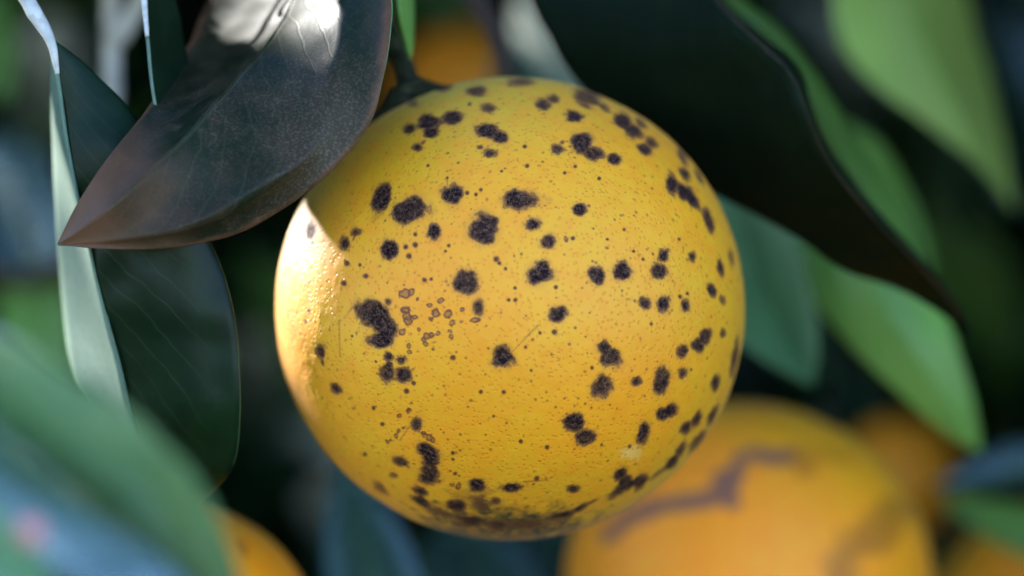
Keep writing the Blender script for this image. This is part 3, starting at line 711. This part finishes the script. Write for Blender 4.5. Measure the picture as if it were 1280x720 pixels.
leaf_simple(tw, P(1160, -100, .20), P(1205, 300, .22), (-.3, -.8, -.4), .026, M['leaf_dark'], M['leaf_under'], seed=19, label='dark shaded leaf behind the light green one')

tw = thing('leafy_twig', 'twig with two green leaves hanging beside the spotted orange, under the dark leaf', 'twig', P(960, 130, .12))
tube('stem', [P(860, 30, .12), P(930, 120, .12), P(1000, 190, .118), P(1080, 220, .12)], [.0018, .0018, .0014], M['twig_green'], tw)
leaf_px(tw, [[(900,160,.105),(872,220,.100),(870,300,.096),(890,370,.094),(930,430,.092),(975,462,.092),(1015,482,.094)],
             [(905,160,.105),(915,225,.104),(928,290,.104),(945,350,.104),(968,400,.102),(992,445,.098),(1015,482,.094)],
             [(910,160,.105),(965,210,.100),(992,280,.096),(1008,340,.094),(1020,395,.093),(1022,445,.093),(1015,482,.094)]],
        M['leaf_teal'], M['leaf_under'], nrow=44, wave=.0008, seed=21, label='teal green leaf beside the spotted orange', rib=.0005, petiole=[P(930, 125, .119)], rib_mat=M['leaf_mid'])
leaf_px(tw, [[(1005,215,.112),(985,260,.108),(992,325,.104),(1030,395,.100),(1080,450,.098),(1130,497,.098),(1180,540,.100),(1226,566,.102)],
             [(1010,215,.112),(1040,270,.102),(1075,330,.096),(1110,390,.093),(1145,445,.093),(1175,490,.095),(1202,530,.098),(1226,566,.102)],
             [(1015,215,.112),(1085,250,.106),(1135,310,.100),(1170,365,.097),(1192,420,.096),(1208,470,.097),(1220,520,.099),(1226,566,.102)]],
        M['leaf_light'], M['leaf_under'], nrow=44, wave=.0006, seed=22, label='bright green leaf with its tip pointing down', rib=.0005, petiole=[P(1000, 192, .118)], rib_mat=M['leaf_light'])
leaf_px(tw, [[(1040,150,.16),(1050,200,.155),(1085,270,.150),(1130,330,.15),(1165,370,.15)],
             [(1045,150,.16),(1075,200,.158),(1105,260,.156),(1140,320,.153),(1165,370,.15)],
             [(1050,150,.16),(1100,180,.16),(1135,240,.16),(1158,305,.156),(1165,370,.15)]],
        M['leaf_light'], M['leaf_under'], nrow=30, wave=.0004, seed=23, label='slim vivid green leaf behind the dark leaf', rib=.0004, petiole=[P(1055, 212, .122)], rib_mat=M['leaf_light'])

tw = thing('leafy_twig', 'twig with a teal leaf and a green leaf above the fruit corner', 'twig', P(1330, 560, .17))
tube('stem', [P(1360, 470, .17), P(1335, 560, .17), P(1345, 640, .17), P(1380, 760, .17)], [.002, .002, .0016], M['twig_green'], tw)
leaf_simple(tw, P(1335, 575, .17), P(1165, 610, .18), (0, -.6, .8), .017, M['leaf_sky'], M['leaf_under'], seed=25, label='blurred dark teal leaf pointing left', petiole=[P(1338, 570, .17)])
leaf_simple(tw, P(1345, 705, .17), P(1175, 622, .18), (.25, -.7, .65), .016, M['leaf_light'], M['leaf_under'], seed=26, label='blurred bright green leaf over the fruit corner', petiole=[P(1350, 690, .17)])

# bent brown twig and pale leaves behind the top of the fruit
tw = thing('leafy_twig', 'bent grey brown twig with pale green leaves behind the top of the spotted orange', 'twig', P(640, 160, .085))
tube('stem', [P(560, -70, .085), P(585, -15, .085), P(612, 28, .085), P(628, 70, .085), P(634, 120, .085), P(640, 200, .085)], [.002, .0021, .0021, .002], M['twig_brown'], tw, lump=.2)
leaf_simple(tw, P(668, -60, .2), P(742, 140, .17), (-.85, -.35, .4), .026, M['leaf_pale'], M['leaf_under'], seed=28, label='pale green blurred leaf next to the dark leaf', petiole=[P(600, -90, .15), P(575, -30, .09)])
leaf_simple(tw, P(700, 20, .24), P(640, 190, .22), (.1, -.9, .3), .026, M['leaf_sky'], M['leaf_under'], seed=29, label='dull green blurred leaf above the fruit', petiole=[P(680, -60, .2), P(570, -55, .087)])
leaf_simple(tw, P(500, -50, .40), P(600, 60, .40), (.1, -.6, .7), .03, M['leaf_mid'], M['leaf_under'], seed=30, label='dim green leaf over the dull orange', petiole=[P(520, -90, .3), P(562, -66, .087)])

# blurred leaves on the left
tw = thing('leafy_twig', 'blurred background twig with light green, bluish and vivid green leaves beside the mint leaf half', 'twig', P(-80, 250, .24))
tube('stem', [P(-160, -80, .24), P(-90, 120, .24), P(-60, 300, .235), P(20, 350, .22), P(75, 335, .21), P(120, 330, .20)], [.0026, .0026, .0026, .0024, .002], M['twig_brown'], tw)
leaf_simple(tw, P(-70, -40, .24), P(8, 130, .22), (.1, -.9, .35), .022, M['leaf_light'], M['leaf_under'], seed=32, label='light green leaf in the corner', petiole=[P(-120, 10, .24)])
leaf_simple(tw, P(-50, 170, .26), P(70, 370, .245), (-.03, -.98, .15), .034, M['leaf_sky'], M['leaf_under'], seed=33, label='leaf with a blue sky sheen', petiole=[P(-85, 140, .24)])
leaf_simple(tw, P(30, 330, .23), P(75, 500, .22), (-.1, -.95, .2), .020, M['leaf_light'], M['leaf_under'], seed=34, label='vivid green leaf behind the mint leaf', petiole=[P(22, 345, .222)])

# blurred leaves under the fruit
tw = thing('leafy_twig', 'blurred dark twig with bluish leaves under the spotted orange', 'twig', P(560, 860, .15))
tube('stem', [P(380, 900, .16), P(520, 850, .15), P(640, 820, .15), P(780, 860, .16)], [.002, .0022, .002], M['twig_brown'], tw)
leaf_simple(tw, P(500, 850, .105), P(425, 575, .145), (.1, -.93, .34), .022, M['leaf_sky'], M['leaf_under'], seed=36, label='leaf with a violet blue sheen', petiole=[P(508, 853, .15)])
leaf_simple(tw, P(640, 825, .14), P(560, 630, .185), (.1, -.93, .36), .030, M['leaf_sky'], M['leaf_under'], seed=37, label='navy tinted dark leaf')
leaf_simple(tw, P(700, 830, .14), P(690, 640, .18), (-.1, -.93, .36), .026, M['leaf_sky'], M['leaf_under'], seed=38, label='dark bluish leaf')

# ------------------------------------------------------------------ foliage behind, and unseen leaves added overhead to shape the sunlight
def leaf_mass(name, label, centres, dirs, norms, lens, mats, midx, curl=1.0):
    """thousands of small folded leaves joined into one mesh"""
    f = np.linspace(0, 1, 6); prof = np.sin(np.pi * f ** .85) ** .85; prof[0] = .03; prof[-1] = .0
    n = len(centres)
    d = dirs / np.linalg.norm(dirs, axis=1)[:, None]
    nn = norms - d * (norms * d).sum(1)[:, None]; nn /= np.linalg.norm(nn, axis=1)[:, None]
    s = np.cross(d, nn)
    w = lens * .40
    V = np.zeros((n, 6, 3, 3))
    for k in range(6):
        m = centres + d * (lens * (f[k] - .5))[:, None] - nn * (lens * .25 * curl * (f[k] - .4) ** 2)[:, None]
        V[:, k, 1] = m
        for c, sg in ((0, -1), (2, 1)):
            V[:, k, c] = m + s * (sg * w / 2 * prof[k])[:, None] + nn * (w * .14 * curl * prof[k])[:, None]
    q = []
    for k in range(5):
        for c in range(2):
            q.append([k * 3 + c, k * 3 + c + 1, (k + 1) * 3 + c + 1, (k + 1) * 3 + c])
    q = np.array(q)
    F = (np.arange(n)[:, None, None] * 18 + q[None]).reshape(-1, 4)
    uv = np.tile(np.stack(np.meshgrid(f, [0, .5, 1], indexing='ij')[::-1], -1).reshape(-1, 2), (n, 1))
    o = link(name, mesh_from(name, V.reshape(-1, 3), F, mats, np.repeat(midx, 10), uv))
    o['kind'] = 'stuff'; o['label'] = label; o['category'] = 'foliage'
    return o

# behind: a hedge of leaves from 0.4 m to 1.3 m beyond the fruit
n = 5200
yy = RNG.uniform(.42, 1.3, n)
sc = (DIST + yy)
cc = np.stack([RNG.uniform(-.62, .62, n) * (.6 + yy * .5), yy, RNG.uniform(-.42, .42, n) * (.6 + yy * .5)], 1)
dd = np.stack([RNG.normal(0, .6, n), RNG.normal(0, .4, n), -np.abs(RNG.normal(.6, .5, n))], 1)
nn_ = np.stack([RNG.normal(0, .5, n), RNG.normal(-.7, .45, n), RNG.normal(.35, .5, n)], 1)
n2 = 6500
c2 = np.stack([RNG.uniform(-1.1, 1.1, n2), RNG.uniform(1.3, 1.7, n2), RNG.uniform(-.7, .7, n2)], 1)
cc = np.vstack([cc, c2]); dd = np.vstack([dd, np.stack([RNG.normal(0, .6, n2), RNG.normal(0, .2, n2), RNG.normal(-.6, .5, n2)], 1)])
nn_ = np.vstack([nn_, np.stack([RNG.normal(0, .3, n2), RNG.normal(-1, .3, n2), RNG.normal(.2, .3, n2)], 1)])
bl = np.r_[RNG.uniform(.05, .085, n), RNG.uniform(.10, .14, n2)]; n += n2
bg_centres = cc
bg_parts = (cc, dd, nn_, bl)

# overhead and sunward: unseen leaves added to shade the fruit, gapped for sun patches
TARGETS = []
def tg(depth, pts):
    for p in pts: TARGETS.append(P(p[0], p[1], depth))
def inside(x, y, poly):
    r = False
    for k in range(len(poly)):
        (x1, y1), (x2, y2) = poly[k - 1], poly[k]
        if (y1 > y) != (y2 > y) and x < (x2 - x1) * (y - y1) / (y2 - y1) + x1: r = not r
    return r
patch = [(290,-30),(276,5),(272,28),(282,46),(312,48),(335,60),(400,66),(430,52),(426,20),(405,-5),(400,-30)]
BLOCK = []
bv = np.zeros(len(brown.data.vertices) * 3, np.float32); brown.data.vertices.foreach_get('co', bv); bv = bv.reshape(-1, 3).astype(float)
bx, by = PX(bv)
for p, x, y in zip(bv, bx, by):
    if inside(x, y, patch): TARGETS.append(p)
    elif y > -60 and not any(inside(x + a, y + b, patch) for a, b in ((5, 0), (-5, 0), (0, 5), (0, -5), (4, -4))): BLOCK.append(p)
tg(-.012, [(x, y) for y in range(60, 520, 12) for x in (68 + (y - 60) * .05, 78 + (y - 60) * .12, 72 + (y - 60) * .18)])  # mint half of the folded leaf
tg(-.023, [(20 + q * 4.5, -20 + q * 7) for q in range(11)])
def on_fruit(x, y):
    dx, dy = (x - 638) / 292., (y - 385) / 292.
    rr = dx * dx + dy * dy
    return None if rr > .998 else P(x, y, 0) + np.array([0, -.0397 * math.sqrt(1 - rr), 0])
for x in range(346, 640, 4):
    for y in range(96, 640, 4):
        c = on_fruit(x, y)
        if c is None: continue
        edge = 385 + (y - 265) * .6 if y < 300 else min(406 + (y - 300) * 1.2, 470)
        if x < edge and y > 262: TARGETS.append(c)
        elif (x > edge + 6 or y < 256) and ((x + y) % 8 == 2 or y < 250): BLOCK.append(c)
tg(.14, [(x, y) for x in range(1050, 1110, 12) for y in range(-10, 90, 12)])
tg(.22, [(x, y) for x in range(-30, 20, 10) for y in range(-20, 90, 12)])
tg(.22, [(x, y) for x in range(45, 80, 10) for y in range(370, 430, 12)])
tg(.19, [(x, y) for x in range(1240, 1280, 10) for y in range(690, 720, 8)])
tg(.18, [(x, y) for x in range(650, 720, 10) for y in range(10, 90, 10)])
TARGETS = np.array(TARGETS)
for c in bg_centres:
    x, y = PX(c)
    if -120 < x < 1400 and -120 < y < 840: BLOCK.append(c)
for x in range(-40, 1330, 28):
    for y in range(-40, 770, 28):
        for dpt in (.12, .2, .3): BLOCK.append(P(x, y, dpt))
BLOCK = np.array(BLOCK)
e1 = np.cross(SUN, [0, 1, 0]); e1 /= np.linalg.norm(e1); e2 = np.cross(SUN, e1)
T2 = np.stack([TARGETS @ e1, TARGETS @ e2], 1); TD = TARGETS @ SUN
B2 = np.stack([BLOCK @ e1, BLOCK @ e2], 1); BD = BLOCK @ SUN
# leaves of the background stand clear of the sunbeams that reach the fruit behind
cc, dd, nn_, bl = bg_parts
far = TARGETS[:, 1] > .05
F2, FD = T2[far], TD[far]
ok = np.ones(len(cc), bool)
c2d = np.stack([cc @ e1, cc @ e2], 1); cdp = cc @ SUN
for k in range(len(cc)):
    r = F2 - c2d[k]
    m = (np.abs(r).max(1) < bl[k] * .55) & (FD < cdp[k])
    if not m.any(): continue
    d_ = dd[k] / np.linalg.norm(dd[k]); b_ = np.cross(d_, nn_[k]); b_ /= np.linalg.norm(b_)
    a_, b_ = d_ * bl[k] * .5, b_ * bl[k] * .2
    A2 = np.array([[a_ @ e1, b_ @ e1], [a_ @ e2, b_ @ e2]])
    if abs(np.linalg.det(A2)) < 1e-8: continue
    if (((np.linalg.inv(A2) @ r[m].T) ** 2).sum(0) < 1.5).any(): ok[k] = False
cc, dd, nn_, bl = cc[ok], dd[ok], nn_[ok], bl[ok]; n = len(cc)
print('background leaves', n)
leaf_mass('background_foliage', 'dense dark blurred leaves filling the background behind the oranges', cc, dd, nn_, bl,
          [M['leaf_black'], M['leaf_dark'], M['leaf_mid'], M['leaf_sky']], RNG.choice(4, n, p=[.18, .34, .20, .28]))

shaded = np.zeros(len(BLOCK), bool)
OUT = []
def try_leaf(c, d, nrm, L):
    """keep an added leaf only if it stays out of the picture and out of the sunbeams"""
    d = d / np.linalg.norm(d)
    a = d * L * .5
    b = np.cross(d, nrm); b = b / np.linalg.norm(b) * L * .20
    pp = np.array([c, c + a, c - a, c + b, c - b])
    if c[1] < -.02: return False
    x, y = PX(pp)
    if ((x > -60) & (x < 1340) & (y > -60) & (y < 780)).any(): return False
    A2 = np.array([[a @ e1, b @ e1], [a @ e2, b @ e2]])
    if abs(np.linalg.det(A2)) < 1e-8: return False
    inv = np.linalg.inv(A2); o2 = np.array([c @ e1, c @ e2]); cd = c @ SUN
    r = T2 - o2
    m = (np.abs(r).max(1) < L * .7) & (TD < cd)
    if m.any() and (((inv @ r[m].T) ** 2).sum(0) < (1.7 if L > .013 else 1.15)).any(): return False
    r = B2 - o2
    m = np.where((np.abs(r).max(1) < L * .6) & (BD < cd - .01))[0]
    if len(m): shaded[m[((inv @ r[m].T) ** 2).sum(0) < .7]] = True
    OUT.append((c, d, nrm, L))
    return True
n = 9000
q = np.stack([RNG.uniform(-.5, .5, n), RNG.uniform(-.10, 1.3, n), RNG.uniform(-.32, .32, n)], 1)
tt = RNG.uniform(.20, .60, n)
dd = np.stack([RNG.normal(0, .7, n), RNG.normal(0, .7, n), RNG.normal(-.4, .5, n)], 1)
nn_ = SUN[None] + RNG.normal(0, .45, (n, 3)); ll = RNG.uniform(.05, .10, n)
for k in range(n): try_leaf(q[k] + SUN * tt[k], dd[k], nn_[k], ll[k])
for tries in range(26):                       # close the gaps over what lies in shade
    for k in RNG.permutation(np.where(~shaded)[0]):
        if shaded[k]: continue
        L = RNG.uniform(.03, .07) if tries < 4 else RNG.uniform(.011, .03) if tries < 14 else RNG.uniform(.008, .015)
        t_ = RNG.uniform(.07, .22) if tries % 2 == 0 else RNG.uniform(.2, .5)
        jit = (e1 * RNG.normal() + e2 * RNG.normal()) * L * .12
        try_leaf(BLOCK[k] + SUN * t_ + jit, RNG.normal(size=3), SUN + RNG.normal(0, .25, 3), L)
NSUN = len(OUT)
def off_view(lo, hi, count):                  # unseen leaves added right and below to cut the sky fill
    for k in range(count):
        c = np.array([RNG.uniform(a, b) for a, b in zip(lo, hi)]); L = RNG.uniform(.06, .10)
        x, y = PX(c)
        m = 90 + L / K * DIST / (DIST + c[1]) * .55
        if -m < x < 1280 + m and -m < y < 720 + m: continue
        OUT.append((c, np.array([RNG.normal(0, .6), RNG.normal(0, .5), -abs(RNG.normal(.6, .5))]), RNG.normal(size=3) + np.array([0, -.4, .3]), L))
off_view((.20, -.08, -.40), (.55, .75, .50), 2400)
off_view((-.45, .02, -.50), (.55, .75, -.19), 1500)
print('crown leaves', len(OUT), 'open', int((~shaded).sum()), 'of', len(shaded))
leaf_mass('added_shade_foliage', 'unseen leaves added above and beside the oranges to shape sun and shade', np.array([a[0] for a in OUT]), np.array([a[1] for a in OUT]),
          np.array([a[2] for a in OUT]), np.array([a[3] for a in OUT]), [M['leaf_black'], M['leaf_dark'], M['leaf_mid']], RNG.choice(3, len(OUT), p=[.4, .5, .1]), curl=.3)
